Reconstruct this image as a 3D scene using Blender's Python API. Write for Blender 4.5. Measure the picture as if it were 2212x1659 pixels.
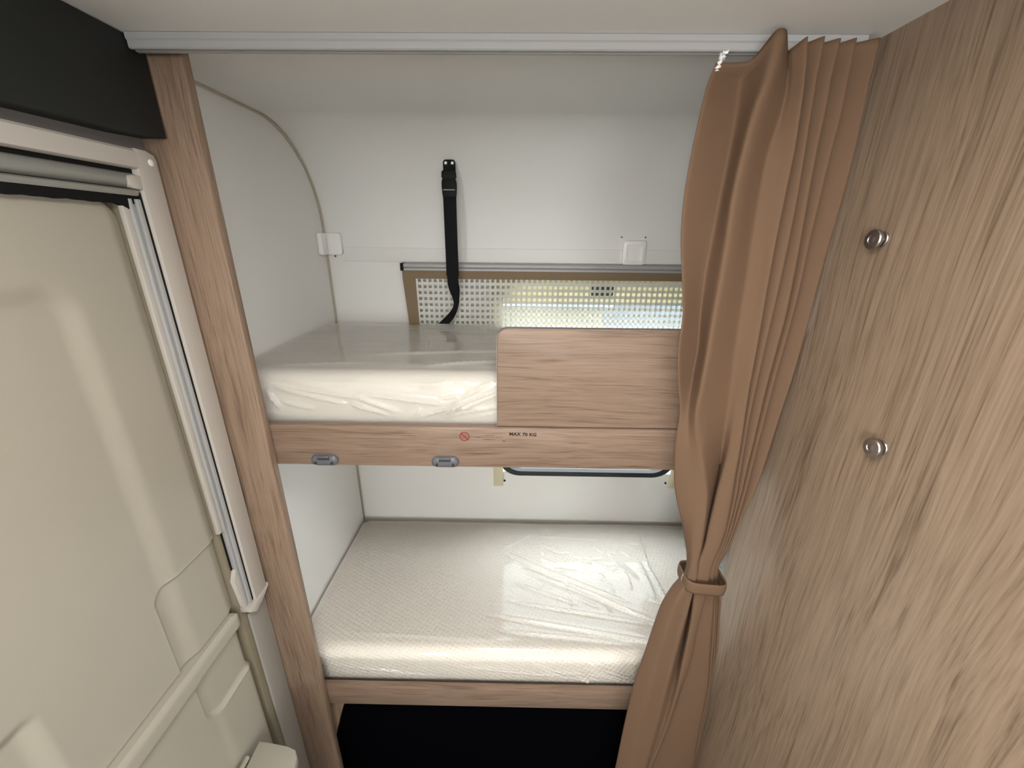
import bpy, bmesh, math, random
from mathutils import Matrix, Vector, noise

random.seed(7)
scene = bpy.context.scene
for o in list(bpy.data.objects):
    bpy.data.objects.remove(o, do_unlink=True)
C = scene.collection

# ------------------------------------------------------------------ camera
cam_data = bpy.data.cameras.new('camera')
cam_data.sensor_width = 36.0
cam_data.lens = 14.149
cam_data.clip_start = 0.01
cam = bpy.data.objects.new('camera', cam_data)
C.objects.link(cam)
_R = [[0.999856, 0.014311, 0.009119], [0.013462, -0.341847, -0.939659], [-0.010330, 0.939646, -0.341991]]
cam.matrix_world = Matrix(((_R[0][0], -_R[1][0], -_R[2][0], 0), (_R[0][1], -_R[1][1], -_R[2][1], 0),
                           (_R[0][2], -_R[1][2], -_R[2][2], 0), (0, 0, 0, 1)))
scene.camera = cam

# ------------------------------------------------------------------ world, lights, exposure
world = bpy.data.worlds.new('overcast_sky')
scene.world = world
world.use_nodes = True
bg = world.node_tree.nodes['Background']
bg.inputs['Color'].default_value = (0.90, 0.97, 1.0, 1)
bg.inputs['Strength'].default_value = 7.0


def area(name, loc, rot, sx, sy, power, col):
    l = bpy.data.lights.new(name, 'AREA')
    l.shape = 'RECTANGLE'
    l.size, l.size_y, l.energy, l.color = sx, sy, power, col
    o = bpy.data.objects.new(name, l)
    C.objects.link(o)
    o.location, o.rotation_euler = loc, rot
    return o


DAY = (1.0, 0.975, 0.94)
area('front_fill_light', (0.5, -4.14, -0.30), (math.radians(90), 0, 0), 1.6, 0.75, 22.0, DAY)  # fill from behind the camera, set at an added unseen window
area('right_fill_light', (1.555, -0.80, -0.22), (math.radians(90), 0, math.radians(90)), 1.0, 0.50, 8.0, DAY)  # fill added to brighten the door, from an unseen window
area('left_fill_light', (-0.555, -1.30, -0.22), (math.radians(90), 0, math.radians(-90)), 0.9, 0.50, 46.0, DAY)  # added unseen source that lights the face of the partition
area('rooflight_daylight', (-0.02, 0.12, 0.255), (0, 0, 0), 0.36, 0.36, 7.5, DAY)

scene.view_settings.view_transform = 'Standard'
scene.view_settings.look = 'None'
scene.view_settings.gamma = 1.0
scene.view_settings.use_curve_mapping = False
scene.view_settings.exposure = 0.0

# ------------------------------------------------------------------ key dimensions (metres, camera at origin height)
XL, XP, YB = -0.600, 0.500, 1.320      # left side wall, wooden partition face, back wall
ZC, ZF = 0.265, -1.620                 # ceiling, floor


# ------------------------------------------------------------------ materials
def newmat(name):
    m = bpy.data.materials.new(name)
    m.use_nodes = True
    nt = m.node_tree
    return m, nt, nt.nodes['Principled BSDF']


def mat(name, col, rough=0.5, metal=0.0, spec=0.5, bump=0.0, bscale=300.0, var=0.0, vscale=6.0, sheen=0.0):
    m, nt, p = newmat(name)
    p.inputs['Base Color'].default_value = (*col, 1)
    p.inputs['Roughness'].default_value = rough
    p.inputs['Metallic'].default_value = metal
    p.inputs['Specular IOR Level'].default_value = spec
    if sheen:
        p.inputs['Sheen Weight'].default_value = sheen
        p.inputs['Sheen Roughness'].default_value = 0.4
    tc = nt.nodes.new('ShaderNodeTexCoord')
    if var:
        n = nt.nodes.new('ShaderNodeTexNoise')
        n.inputs['Scale'].default_value = vscale
        n.inputs['Detail'].default_value = 4
        r = nt.nodes.new('ShaderNodeValToRGB')
        r.color_ramp.elements[0].position, r.color_ramp.elements[1].position = 0.3, 0.7
        r.color_ramp.elements[0].color = (*[c * (1 - var) for c in col], 1)
        r.color_ramp.elements[1].color = (*[min(1, c * (1 + var)) for c in col], 1)
        nt.links.new(tc.outputs['Object'], n.inputs['Vector'])
        nt.links.new(n.outputs['Fac'], r.inputs['Fac'])
        nt.links.new(r.outputs['Color'], p.inputs['Base Color'])
    if bump:
        n = nt.nodes.new('ShaderNodeTexNoise')
        n.inputs['Scale'].default_value = bscale
        n.inputs['Detail'].default_value = 2
        b = nt.nodes.new('ShaderNodeBump')
        b.inputs['Strength'].default_value = bump
        b.inputs['Distance'].default_value = 0.001
        nt.links.new(tc.outputs['Object'], n.inputs['Vector'])
        nt.links.new(n.outputs['Fac'], b.inputs['Height'])
        nt.links.new(b.outputs['Normal'], p.inputs['Normal'])
    return m


def wood(name, axis, light=(0.305, 0.210, 0.147), dark=(0.140, 0.089, 0.058), seed=0.0, rough=0.42):
    """Pale textured oak laminate: fine broken streaks along axis, broad wavy figure, pore relief."""
    m, nt, p = newmat(name)
    p.inputs['Roughness'].default_value = rough
    p.inputs['Specular IOR Level'].default_value = 0.4
    N, L = nt.nodes.new, nt.links.new
    tc = N('ShaderNodeTexCoord')
    ia = 'xyz'.index(axis)

    def mapped(along, across):
        mp = N('ShaderNodeMapping')
        s = [across] * 3
        s[ia] = along
        mp.inputs['Scale'].default_value = s
        mp.inputs['Location'].default_value = (seed, seed * 1.7, seed * 0.6)
        return mp
    # slow sideways drift of the grain
    md = mapped(2.2, 5.0)
    L(tc.outputs['Object'], md.inputs['Vector'])
    nd = N('ShaderNodeTexNoise')
    nd.inputs['Scale'].default_value, nd.inputs['Detail'].default_value = 1.0, 1
    L(md.outputs['Vector'], nd.inputs['Vector'])
    sc = N('ShaderNodeVectorMath')
    sc.operation = 'MULTIPLY_ADD'
    sc.inputs[1].default_value = (0.035, 0.035, 0.035)
    L(nd.outputs['Color'], sc.inputs[0])
    L(tc.outputs['Object'], sc.inputs[2])

    def tex(along, across, detail, rough_=0.55):
        mp = mapped(along, across)
        L(sc.outputs['Vector'], mp.inputs['Vector'])
        n = N('ShaderNodeTexNoise')
        n.inputs['Scale'].default_value = 1.0
        n.inputs['Detail'].default_value = detail
        n.inputs['Roughness'].default_value = rough_
        L(mp.outputs['Vector'], n.inputs['Vector'])
        return n
    fine = tex(9.0, 330.0, 2, 0.6)
    mid = tex(3.0, 95.0, 4, 0.6)
    broad = tex(1.2, 14.0, 3)

    def mathn(op, a, b):
        x = N('ShaderNodeMath')
        x.operation = op
        for i, q in enumerate((a, b)):
            if isinstance(q, float):
                x.inputs[i].default_value = q
            else:
                L(q, x.inputs[i])
        return x.outputs[0]
    v = mathn('ADD', mathn('MULTIPLY', fine.outputs['Fac'], 0.46), mathn('MULTIPLY', mid.outputs['Fac'], 0.40))
    v = mathn('ADD', v, mathn('MULTIPLY', broad.outputs['Fac'], 0.14))
    r = N('ShaderNodeValToRGB')
    e = r.color_ramp.elements
    e[0].position, e[1].position = 0.345, 0.585
    e[0].color, e[1].color = (*dark, 1), (*light, 1)
    k = e.new(0.47)
    k.color = (*[a * 0.35 + b * 0.65 for a, b in zip(dark, light)], 1)
    L(v, r.inputs['Fac'])
    L(r.outputs['Color'], p.inputs['Base Color'])
    b = N('ShaderNodeBump')
    b.inputs['Strength'].default_value = 0.35
    b.inputs['Distance'].default_value = 0.0006
    L(v, b.inputs['Height'])
    L(b.outputs['Normal'], p.inputs['Normal'])
    return m


WOODZ = wood('oak_laminate_upright_grain', 'z', seed=1.3)
WOODP = wood('oak_laminate_partition', 'z', light=(0.285, 0.205, 0.143), dark=(0.130, 0.086, 0.055), seed=4.1, rough=0.34)
WOODX = wood('oak_laminate_lengthwise_grain', 'x', light=(0.275, 0.189, 0.136), dark=(0.130, 0.083, 0.056), seed=8.7)
WALLM = mat('white_wall_laminate', (0.79, 0.78, 0.75), 0.55, bump=0.06, bscale=500)
CEILM = mat('white_ceiling_laminate', (0.77, 0.76, 0.735), 0.55, bump=0.05, bscale=500)
WHITEP = mat('white_plastic', (0.88, 0.87, 0.85), 0.35)
DOORM = mat('cream_moulded_door_plastic', (0.37, 0.335, 0.270), 0.45, bump=0.10, bscale=700)
FRAMEM = mat('off_white_painted_aluminium', (0.50, 0.46, 0.41), 0.4)
TANSEAL = mat('tan_door_seal', (0.22, 0.185, 0.125), 0.7)
GREYAL = mat('grey_anodised_aluminium', (0.36, 0.36, 0.33), 0.38, metal=0.55)
WHITEAL = mat('white_aluminium_profile', (0.38, 0.375, 0.37), 0.4)
BLACKP = mat('black_plastic', (0.005, 0.005, 0.005), 0.6, spec=0.2)
BRUSHM = mat('black_brush_pile', (0.010, 0.010, 0.010), 0.95, spec=0.1)
WEBBING = mat('black_webbing', (0.008, 0.008, 0.009), 0.85, spec=0.2, bump=0.3, bscale=900)
CABM = mat('dark_charcoal_lacquer', (0.015, 0.017, 0.016), 0.55, spec=0.3)
LATCHM = mat('dark_grey_latch_plastic', (0.07, 0.075, 0.065), 0.5)
RUBBER = mat('black_window_rubber', (0.015, 0.017, 0.018), 0.5)
VOIDM = mat('black_carpet_shade', (0.002, 0.002, 0.003), 0.95, spec=0.0)
STEEL = mat('brushed_nickel', (0.40, 0.365, 0.335), 0.36, metal=0.95)
SCREWM = mat('bright_screw_steel', (0.75, 0.74, 0.72), 0.25, metal=0.9)
GREYP = mat('grey_clip_plastic', (0.115, 0.118, 0.130), 0.33)
DARKHOLE = mat('dark_screw_recess', (0.03, 0.03, 0.035), 0.6)
CURTM = mat('taupe_curtain_cloth', (0.148, 0.088, 0.053), 0.85, spec=0.25, bump=0.10, bscale=1600)
TANFAB = mat('tan_border_webbing', (0.22, 0.155, 0.090), 0.8, bump=0.15, bscale=1200)
REDINK = mat('dark_red_print', (0.26, 0.015, 0.012), 0.6)
BROWNINK = mat('brown_print', (0.13, 0.055, 0.03), 0.6)
BLACKINK = mat('black_print', (0.010, 0.008, 0.008), 0.6)
EDGEB = mat('grey_brown_edge_band', (0.26, 0.205, 0.17), 0.5)
BEIGECORD = mat('beige_corner_sealant', (0.46, 0.40, 0.30), 0.6)
FLOORM = mat('grey_vinyl_floor', (0.12, 0.105, 0.09), 0.5, var=0.15)
ASPH = mat('grey_paving', (0.13, 0.135, 0.14), 0.9, var=0.12, vscale=2)
OUTWHITE = mat('pale_blue_grey_vehicle_paint', (0.13, 0.15, 0.175), 0.35)
OUTGLASS = mat('dark_blue_vehicle_glass', (0.10, 0.13, 0.17), 0.1)
OUTGREY = mat('grey_blue_vehicle_stripe', (0.20, 0.25, 0.32), 0.4)
OUTTAN = mat('sand_coloured_cladding', (0.20, 0.17, 0.105), 0.8)
HEDGE = mat('dark_green_hedge', (0.045, 0.06, 0.03), 0.9, var=0.4, vscale=5)


def mattress_mat():
    m, nt, p = newmat('off_white_knit_ticking')
    p.inputs['Base Color'].default_value = (0.90, 0.845, 0.775, 1)
    p.inputs['Roughness'].default_value = 0.85
    p.inputs['Specular IOR Level'].default_value = 0.2
    N, L = nt.nodes.new, nt.links.new
    tc = N('ShaderNodeTexCoord')
    mp = N('ShaderNodeMapping')
    mp.inputs['Rotation'].default_value = (0, 0, math.radians(28))
    sx = N('ShaderNodeSeparateXYZ')
    L(tc.outputs['Object'], sx.inputs[0])
    yz = N('ShaderNodeMath')                      # the pattern wraps over the front edge
    yz.operation = 'ADD'
    L(sx.outputs['Y'], yz.inputs[0])
    L(sx.outputs['Z'], yz.inputs[1])
    cb = N('ShaderNodeCombineXYZ')
    L(sx.outputs['X'], cb.inputs['X'])
    L(yz.outputs[0], cb.inputs['Y'])
    L(cb.outputs[0], mp.inputs['Vector'])
    w = []
    for d, s in (('X', 26.0), ('Y', 26.0)):
        t = N('ShaderNodeTexWave')
        t.wave_type, t.bands_direction, t.wave_profile = 'BANDS', d, 'SIN'
        t.inputs['Scale'].default_value = s
        t.inputs['Distortion'].default_value = 0.0
        L(mp.outputs['Vector'], t.inputs['Vector'])
        w.append(t)
    a = N('ShaderNodeMath')
    a.operation = 'MULTIPLY'
    L(w[0].outputs['Fac'], a.inputs[0])
    L(w[1].outputs['Fac'], a.inputs[1])
    b = N('ShaderNodeBump')
    b.inputs['Strength'].default_value = 0.6
    b.inputs['Distance'].default_value = 0.0034
    b.invert = True
    L(a.outputs[0], b.inputs['Height'])
    L(b.outputs['Normal'], p.inputs['Normal'])
    return m


def film_mat(name, milk, rough, ior=1.3, gloss=1.0):
    """Thin polythene: mostly see-through, a little milky, mirror-like at grazing angles."""
    m, nt, p = newmat(name)
    N, L = nt.nodes.new, nt.links.new
    out = nt.nodes['Material Output']
    nt.nodes.remove(p)
    tr = N('ShaderNodeBsdfTransparent')
    tr.inputs['Color'].default_value = (0.97, 0.97, 0.96, 1)
    df = N('ShaderNodeBsdfDiffuse')
    df.inputs['Color'].default_value = (0.86, 0.84, 0.80, 1)
    tl = N('ShaderNodeBsdfTranslucent')
    tl.inputs['Color'].default_value = (0.86, 0.84, 0.80, 1)
    mx0 = N('ShaderNodeMixShader')
    mx0.inputs[0].default_value = 0.45
    L(df.outputs[0], mx0.inputs[1])
    L(tl.outputs[0], mx0.inputs[2])
    mx1 = N('ShaderNodeMixShader')
    mx1.inputs[0].default_value = milk
    L(tr.outputs[0], mx1.inputs[1])
    L(mx0.outputs[0], mx1.inputs[2])
    gl = N('ShaderNodeBsdfGlossy')
    gl.inputs['Roughness'].default_value = rough
    gl.inputs['Color'].default_value = (gloss, gloss, gloss, 1)
    fr = N('ShaderNodeFresnel')
    fr.inputs['IOR'].default_value = ior
    mx2 = N('ShaderNodeMixShader')
    L(fr.outputs[0], mx2.inputs[0])
    L(mx1.outputs[0], mx2.inputs[1])
    L(gl.outputs[0], mx2.inputs[2])
    L(mx2.outputs[0], out.inputs['Surface'])
    return m


def net_mat():
    m, nt, p = newmat('white_translucent_net_tape')
    N, L = nt.nodes.new, nt.links.new
    out = nt.nodes['Material Output']
    p.inputs['Base Color'].default_value = (0.90, 0.89, 0.85, 1)
    p.inputs['Roughness'].default_value = 0.5
    tl = N('ShaderNodeBsdfTranslucent')
    tl.inputs['Color'].default_value = (0.90, 0.90, 0.86, 1)
    mx = N('ShaderNodeMixShader')
    mx.inputs[0].default_value = 0.45
    L(p.outputs[0], mx.inputs[1])
    L(tl.outputs[0], mx.inputs[2])
    L(mx.outputs[0], out.inputs['Surface'])
    return m


def cream_mat():
    m, nt, p = newmat('translucent_cream_plastic')
    N, L = nt.nodes.new, nt.links.new
    out = nt.nodes['Material Output']
    p.inputs['Base Color'].default_value = (0.82, 0.78, 0.62, 1)
    p.inputs['Roughness'].default_value = 0.4
    tl = N('ShaderNodeBsdfTranslucent')
    tl.inputs['Color'].default_value = (0.88, 0.83, 0.62, 1)
    mx = N('ShaderNodeMixShader')
    mx.inputs[0].default_value = 0.5
    L(p.outputs[0], mx.inputs[1])
    L(tl.outputs[0], mx.inputs[2])
    L(mx.outputs[0], out.inputs['Surface'])
    return m


def pane_mat():
    m, nt, p = newmat('clear_acrylic_pane')
    N, L = nt.nodes.new, nt.links.new
    out = nt.nodes['Material Output']
    nt.nodes.remove(p)
    tr = N('ShaderNodeBsdfTransparent')
    tr.inputs['Color'].default_value = (0.93, 0.96, 0.97, 1)
    gl = N('ShaderNodeBsdfGlossy')
    gl.inputs['Roughness'].default_value = 0.02
    fr = N('ShaderNodeFresnel')
    fr.inputs['IOR'].default_value = 1.45
    mx = N('ShaderNodeMixShader')
    L(fr.outputs[0], mx.inputs[0])
    L(tr.outputs[0], mx.inputs[1])
    L(gl.outputs[0], mx.inputs[2])
    L(mx.outputs[0], out.inputs['Surface'])
    return m


TICK = mattress_mat()
FILM_U = film_mat('milky_polythene_film', 0.58, 0.09, 1.27)
FILM_L = film_mat('clear_polythene_film', 0.08, 0.09, 1.35)
NETM = net_mat()
PANEM = pane_mat()
CREAM = cream_mat()


# ------------------------------------------------------------------ mesh helpers
def base_of(parent):
    return Vector(parent['_base']) if parent is not None and '_base' in parent else Vector((0, 0, 0))


def link(name, verts, faces, m, parent=None, smooth=False, base=None):
    """One mesh object. Coordinates are given in room coordinates and stored relative to the thing's base."""
    b = Vector(base) if base is not None else base_of(parent)
    me = bpy.data.meshes.new(name)
    me.from_pydata([tuple(Vector(v) - b) for v in verts], [], faces)
    bm = bmesh.new()
    bm.from_mesh(me)
    bmesh.ops.recalc_face_normals(bm, faces=bm.faces)
    bm.to_mesh(me)
    bm.free()
    me.materials.append(m)
    if smooth:
        me.polygons.foreach_set('use_smooth', [True] * len(me.polygons))
    o = bpy.data.objects.new(name, me)
    C.objects.link(o)
    if parent is not None:
        o.parent = parent
        o['_base'] = tuple(b)
    elif base is not None:
        o.location = b
        o['_base'] = tuple(b)
    return o


def link_bm(name, bm, m, parent=None, smooth=False, base=None, angle=None):
    b = Vector(base) if base is not None else base_of(parent)
    bmesh.ops.translate(bm, verts=bm.verts, vec=-b)
    bmesh.ops.recalc_face_normals(bm, faces=bm.faces)
    me = bpy.data.meshes.new(name)
    bm.to_mesh(me)
    bm.free()
    me.materials.append(m)
    if smooth:
        me.polygons.foreach_set('use_smooth', [True] * len(me.polygons))
        if angle is not None:
            me.set_sharp_from_angle(angle=math.radians(angle))
    o = bpy.data.objects.new(name, me)
    C.objects.link(o)
    if parent is not None:
        o.parent = parent
        o['_base'] = tuple(b)
    elif base is not None:
        o.location = b
        o['_base'] = tuple(b)
    return o


def bm_box(bm, x0, x1, y0, y1, z0, z1, bev=0.0, seg=2):
    r = bmesh.ops.create_cube(bm, size=1.0)
    vs = r['verts']
    bmesh.ops.scale(bm, vec=(x1 - x0, y1 - y0, z1 - z0), verts=vs)
    bmesh.ops.translate(bm, vec=((x0 + x1) / 2, (y0 + y1) / 2, (z0 + z1) / 2), verts=vs)
    if bev:
        es = list({e for v in vs for e in v.link_edges})
        bmesh.ops.bevel(bm, geom=es, offset=bev, segments=seg, affect='EDGES', profile=0.5)
    return bm


def box(name, x0, x1, y0, y1, z0, z1, m, parent=None, bev=0.0, base=None, seg=2):
    bm = bmesh.new()
    bm_box(bm, x0, x1, y0, y1, z0, z1, bev, seg)
    return link_bm(name, bm, m, parent, smooth=bev > 0, base=base, angle=40 if bev else None)


def rrect(x0, x1, z0, z1, r, n=6, corners=(1, 1, 1, 1)):
    """Rounded rectangle outline, counter-clockwise from lower left; corners = ll, lr, ur, ul."""
    pts = []
    for (cx, cz, a0, on, px, pz) in ((x0 + r, z0 + r, 180, corners[0], x0, z0), (x1 - r, z0 + r, 270, corners[1], x1, z0),
                                     (x1 - r, z1 - r, 0, corners[2], x1, z1), (x0 + r, z1 - r, 90, corners[3], x0, z1)):
        if not on:
            pts.append((px, pz))
            continue
        for i in range(n + 1):
            a = math.radians(a0 + 90 * i / n)
            pts.append((cx + r * math.cos(a), cz + r * math.sin(a)))
    return pts


def prism(name, outline, d0, d1, axis, m, parent=None, base=None, bev=0.0):
    """Extrude a 2-D outline between d0 and d1. axis 'y': outline is (x,z); 'x': (y,z); 'z': (x,y)."""
    def P(p, d):
        return {'y': (p[0], d, p[1]), 'x': (d, p[0], p[1]), 'z': (p[0], p[1], d)}[axis]
    bm = bmesh.new()
    a = [bm.verts.new(P(p, d0)) for p in outline]
    b = [bm.verts.new(P(p, d1)) for p in outline]
    n = len(outline)
    fa = bm.faces.new(a)
    fb = bm.faces.new(b)
    for i in range(n):
        bm.faces.new((a[i], a[(i + 1) % n], b[(i + 1) % n], b[i]))
    bmesh.ops.recalc_face_normals(bm, faces=bm.faces)
    if bev:
        es = list(set(fa.edges) | set(fb.edges))
        bmesh.ops.bevel(bm, geom=es, offset=bev, segments=2, affect='EDGES', profile=0.5)
    return link_bm(name, bm, m, parent, smooth=True, base=base, angle=35)


def frame_prism(name, outer, inner, d0, d1, axis, m, parent=None, base=None):
    """Ring between two outlines with equal point counts."""
    def P(p, d):
        return {'y': (p[0], d, p[1]), 'x': (d, p[0], p[1]), 'z': (p[0], p[1], d)}[axis]
    n = len(outer)
    V = [P(p, d0) for p in outer] + [P(p, d0) for p in inner] + [P(p, d1) for p in outer] + [P(p, d1) for p in inner]
    F = []
    for i in range(n):
        j = (i + 1) % n
        F += [(i, j, n + j, n + i), (2 * n + i, 2 * n + j, 3 * n + j, 3 * n + i),
              (i, j, 2 * n + j, 2 * n + i), (n + i, n + j, 3 * n + j, 3 * n + i)]
    return link(name, V, F, m, parent, base=base)


def lathe(name, prof, origin, axis, m, parent=None, n=28, base=None):
    """prof: (radius, distance along axis). axis: Vector direction."""
    ax = Vector(axis).normalized()
    u = ax.orthogonal().normalized()
    w = ax.cross(u)
    o = Vector(origin)
    V, F = [], []
    for r, d in prof:
        for k in range(n):
            a = 2 * math.pi * k / n
            V.append(o + ax * d + (u * math.cos(a) + w * math.sin(a)) * r)
    for i in range(len(prof) - 1):
        for k in range(n):
            F.append((i * n + k, i * n + (k + 1) % n, (i + 1) * n + (k + 1) % n, (i + 1) * n + k))
    F.append(tuple(range(n)))
    F.append(tuple((len(prof) - 1) * n + k for k in range(n)))
    ob = link(name, V, F, m, parent, smooth=True, base=base)
    ob.data.set_sharp_from_angle(angle=math.radians(35))
    return ob


def tube(name, pts, r, m, parent=None, n=8, base=None, closed=False):
    V, F = [], []
    pts = [Vector(p) for p in pts]
    N_ = len(pts)
    for i, p in enumerate(pts):
        if closed:
            t = (pts[(i + 1) % N_] - pts[i - 1]).normalized()
        else:
            t = (pts[min(i + 1, N_ - 1)] - pts[max(i - 1, 0)]).normalized()
        ref = Vector((1, 0, 0)) if abs(t.x) < 0.9 else Vector((0, 0, 1))
        u = t.cross(ref).normalized()
        w = t.cross(u)
        for k in range(n):
            a = 2 * math.pi * k / n
            V.append(p + (u * math.cos(a) + w * math.sin(a)) * r)
    for i in range(N_ if closed else N_ - 1):
        for k in range(n):
            F.append((i * n + k, i * n + (k + 1) % n, ((i + 1) % N_) * n + (k + 1) % n, ((i + 1) % N_) * n + k))
    if not closed:
        F.append(tuple(range(n)))
        F.append(tuple((N_ - 1) * n + k for k in range(n)))
    return link(name, V, F, m, parent, smooth=True, base=base)


def thing(name, base, label, cat, group=None):
    o = bpy.data.objects.new(name, None)
    o.empty_display_size = 0.05
    C.objects.link(o)
    o.location = base
    o['_base'] = tuple(base)
    o['label'], o['category'] = label, cat
    if group:
        o['group'] = group
    return o


def struct(o, label=None):
    o['kind'] = 'structure'
    if label:
        o['label'] = label
    return o


def tag(o, label, cat, group=None):
    o['label'], o['category'] = label, cat
    if group:
        o['group'] = group
    return o


def sub(name, base, parent):
    """A part that has pieces of its own."""
    o = bpy.data.objects.new(name, None)
    C.objects.link(o)
    o.parent = parent
    o.location = Vector(base) - base_of(parent)
    o['_base'] = tuple(base)
    return o


# ------------------------------------------------------------------ room shell
XR, YF = 1.60, -4.20         # far right side and front of the living area behind the camera
struct(box('floor', XL - 0.04, XR + 0.04, YF - 0.04, YB + 0.03, ZF - 0.03, ZF, FLOORM), 'grey vinyl floor of the caravan')

# ceiling with a rooflight opening behind the camera
bm = bmesh.new()
for a in ((XL - 0.04, XR + 0.04, 0.34, 1.069), (XL - 0.04, XR + 0.04, -1.01, -0.10), (XL - 0.04, XR + 0.04, YF - 0.04, -1.59),
          (XL - 0.04, -0.24, -0.10, 0.34), (0.20, XR + 0.04, -0.10, 0.34), (XL - 0.04, 0.11, -1.59, -1.01), (0.69, XR + 0.04, -1.59, -1.01)):
    bm_box(bm, *a, ZC, ZC + 0.03)
struct(link_bm('ceiling', bm, CEILM), 'flat off white ceiling panel')

# back wall: upright part with the window opening, rolling over into the ceiling
wx0, wx1, wz0, wz1 = -0.058, 0.592, -0.838, -0.126
V, F = [], []


def bw_profile():
    pr = [(YB, ZF), (YB, wz0), (YB, wz1), (YB, 0.01)]
    for i in range(1, 25):
        t = math.pi / 2 * i / 24
        pr.append((1.07 + 0.25 * math.cos(t), 0.01 + 0.2555 * math.sin(t)))
    pr.append((1.0, 0.2675))
    return pr


pr = bw_profile()
xs = [XL - 0.03, wx0, wx1, XR]
for (y, z) in pr:
    for x in xs:
        V.append((x, y, z))
nb = len(V)
for (y, z) in pr:
    for x in xs:
        V.append((x, y + 0.035, z + (0.03 if z > 0.2 else 0)))
for i in range(len(pr) - 1):
    for j in range(3):
        if i == 1 and j == 1:
            continue
        q = (i * 4 + j, i * 4 + j + 1, (i + 1) * 4 + j + 1, (i + 1) * 4 + j)
        F.append(q)
        F.append(tuple(nb + k for k in q))
for (a, b) in ((4 + 1, 4 + 2), (8 + 1, 8 + 2), (4 + 1, 8 + 1), (4 + 2, 8 + 2)):
    F.append((a, b, nb + b, nb + a))
bwall = struct(link('wall_back', V, F, WALLM, smooth=True), 'white back wall curving over into the ceiling')
bwall.data.set_sharp_from_angle(angle=math.radians(40))

# left side wall with the door opening (leaves stand in it)
bm = bmesh.new()
bm_box(bm, XL - 0.05, XL, 0.652, YB + 0.02, ZF, ZC)
bm_box(bm, XL - 0.05, XL, -0.12, 0.652, 0.052, ZC)
for a in ((YF, -1.77, ZF, ZC), (-0.83, -0.12, ZF, ZC), (-1.77, -0.83, ZF, -0.49), (-1.77, -0.83, 0.05, ZC)):
    bm_box(bm, XL - 0.05, XL, *a)
struct(link_bm('wall_left', bm, WALLM), 'flat white side wall beside the bunks')

# wooden partition on the right, wall behind it, and the shell of the living area
prt = box('wall_right', XP, XP + 0.024, 0.02, 0.752, ZF, ZC, WOODP)
struct(prt, 'tall pale oak laminate partition on the right')
struct(box('wall_cross', XP + 0.024, XR, 0.02, 0.045, ZF, ZC, WOODP), 'oak laminate cross wall behind the partition')
struct(box('wall_alcove', 1.30, 1.33, 0.045, YB, ZF, ZC, WALLM), 'white end wall of the bunk alcove')
bm = bmesh.new()
for a in ((YF, -1.32, ZF, ZC), (-0.28, 0.045, ZF, ZC), (-1.32, -0.28, ZF, -0.49), (-1.32, -0.28, 0.05, ZC)):
    bm_box(bm, XR, XR + 0.03, *a)
struct(link_bm('wall_side', bm, WALLM), 'white side wall of the living area')
bm = bmesh.new()
for a in ((XL, -0.35, ZF, ZC), (1.35, XR, ZF, ZC), (-0.35, 1.35, ZF, -0.78), (-0.35, 1.35, 0.08, ZC)):
    bm_box(bm, a[0], a[1], YF - 0.03, YF, a[2], a[3])
struct(link_bm('wall_front', bm, WALLM), 'white front wall of the living area')
# unseen windows added for fill light behind the camera, and the rooflight
w2 = struct(frame_prism('added_window_2', rrect(-0.38, 1.38, -0.81, 0.11, 0.04), rrect(-0.32, 1.32, -0.75, 0.05, 0.04), YF - 0.02, YF + 0.02, 'y', RUBBER), 'unseen front window of the living area, added for fill light')
link('pane', [(-0.35, YF - 0.01, -0.78), (1.35, YF - 0.01, -0.78), (1.35, YF - 0.01, 0.08), (-0.35, YF - 0.01, 0.08)], [(0, 1, 2, 3)], PANEM, w2)
for nm, xx, y0, y1, lab in (('added_window_3', XR, -1.32, -0.28, 'unseen side window opposite the entrance door, added for fill light'), ('added_window_6', XL, -1.77, -0.83, 'unseen side window beyond the entrance door, added for fill light')):
    w3 = struct(frame_prism(nm, rrect(y0 - 0.03, y1 + 0.03, -0.52, 0.08, 0.04), rrect(y0 + 0.03, y1 - 0.03, -0.46, 0.02, 0.04), xx - 0.02, xx + 0.02, 'x', RUBBER), lab)
    xo = xx + (0.015 if xx > 0 else -0.015)
    link('pane', [(xo, y0, -0.49), (xo, y1, -0.49), (xo, y1, 0.05), (xo, y0, 0.05)], [(0, 1, 2, 3)], PANEM, w3)
for nm, (x0, x1, y0, y1), lab in (('window_4', (-0.24, 0.20, -0.10, 0.34), 'small square rooflight above the bunk corridor'),
                                  ('window_5', (0.11, 0.69, -1.59, -1.01), 'large square rooflight over the living area')):
    w4 = struct(frame_prism(nm, rrect(x0 - 0.02, x1 + 0.02, y0 - 0.02, y1 + 0.02, 0.03), rrect(x0 + 0.02, x1 - 0.02, y0 + 0.02, y1 - 0.02, 0.03), ZC - 0.004, ZC + 0.03, 'z', WHITEP), lab)
    link('pane', [(x0, y0, ZC + 0.025), (x1, y0, ZC + 0.025), (x1, y1, ZC + 0.025), (x0, y1, ZC + 0.025)], [(0, 1, 2, 3)], PANEM, w4)

# thin beige sealant bead in the corner between side wall and back wall, following its curve
pts = [(XL + 0.0025, y - 0.004, z - (0.003 if z > 0.2 else 0)) for (y, z) in pr[:-1] if z > 0.0]
pts = [(XL + 0.0025, YB - 0.004, -1.06), (XL + 0.0025, YB - 0.004, -0.3)] + pts
pts += [(XL + 0.0025, y, ZC - 0.002) for y in (1.0, 0.9, 0.80, 0.745)]
struct(tube('trim_1', pts, 0.0028, BEIGECORD), 'thin beige sealant bead in the rounded wall corner')

# flat white cover strip running across the back wall
struct(box('trim_2', -0.545, 1.20, YB - 0.005, YB, -0.075, -0.033, WALLM, bev=0.001), 'flat white cover strip across the back wall')

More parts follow.
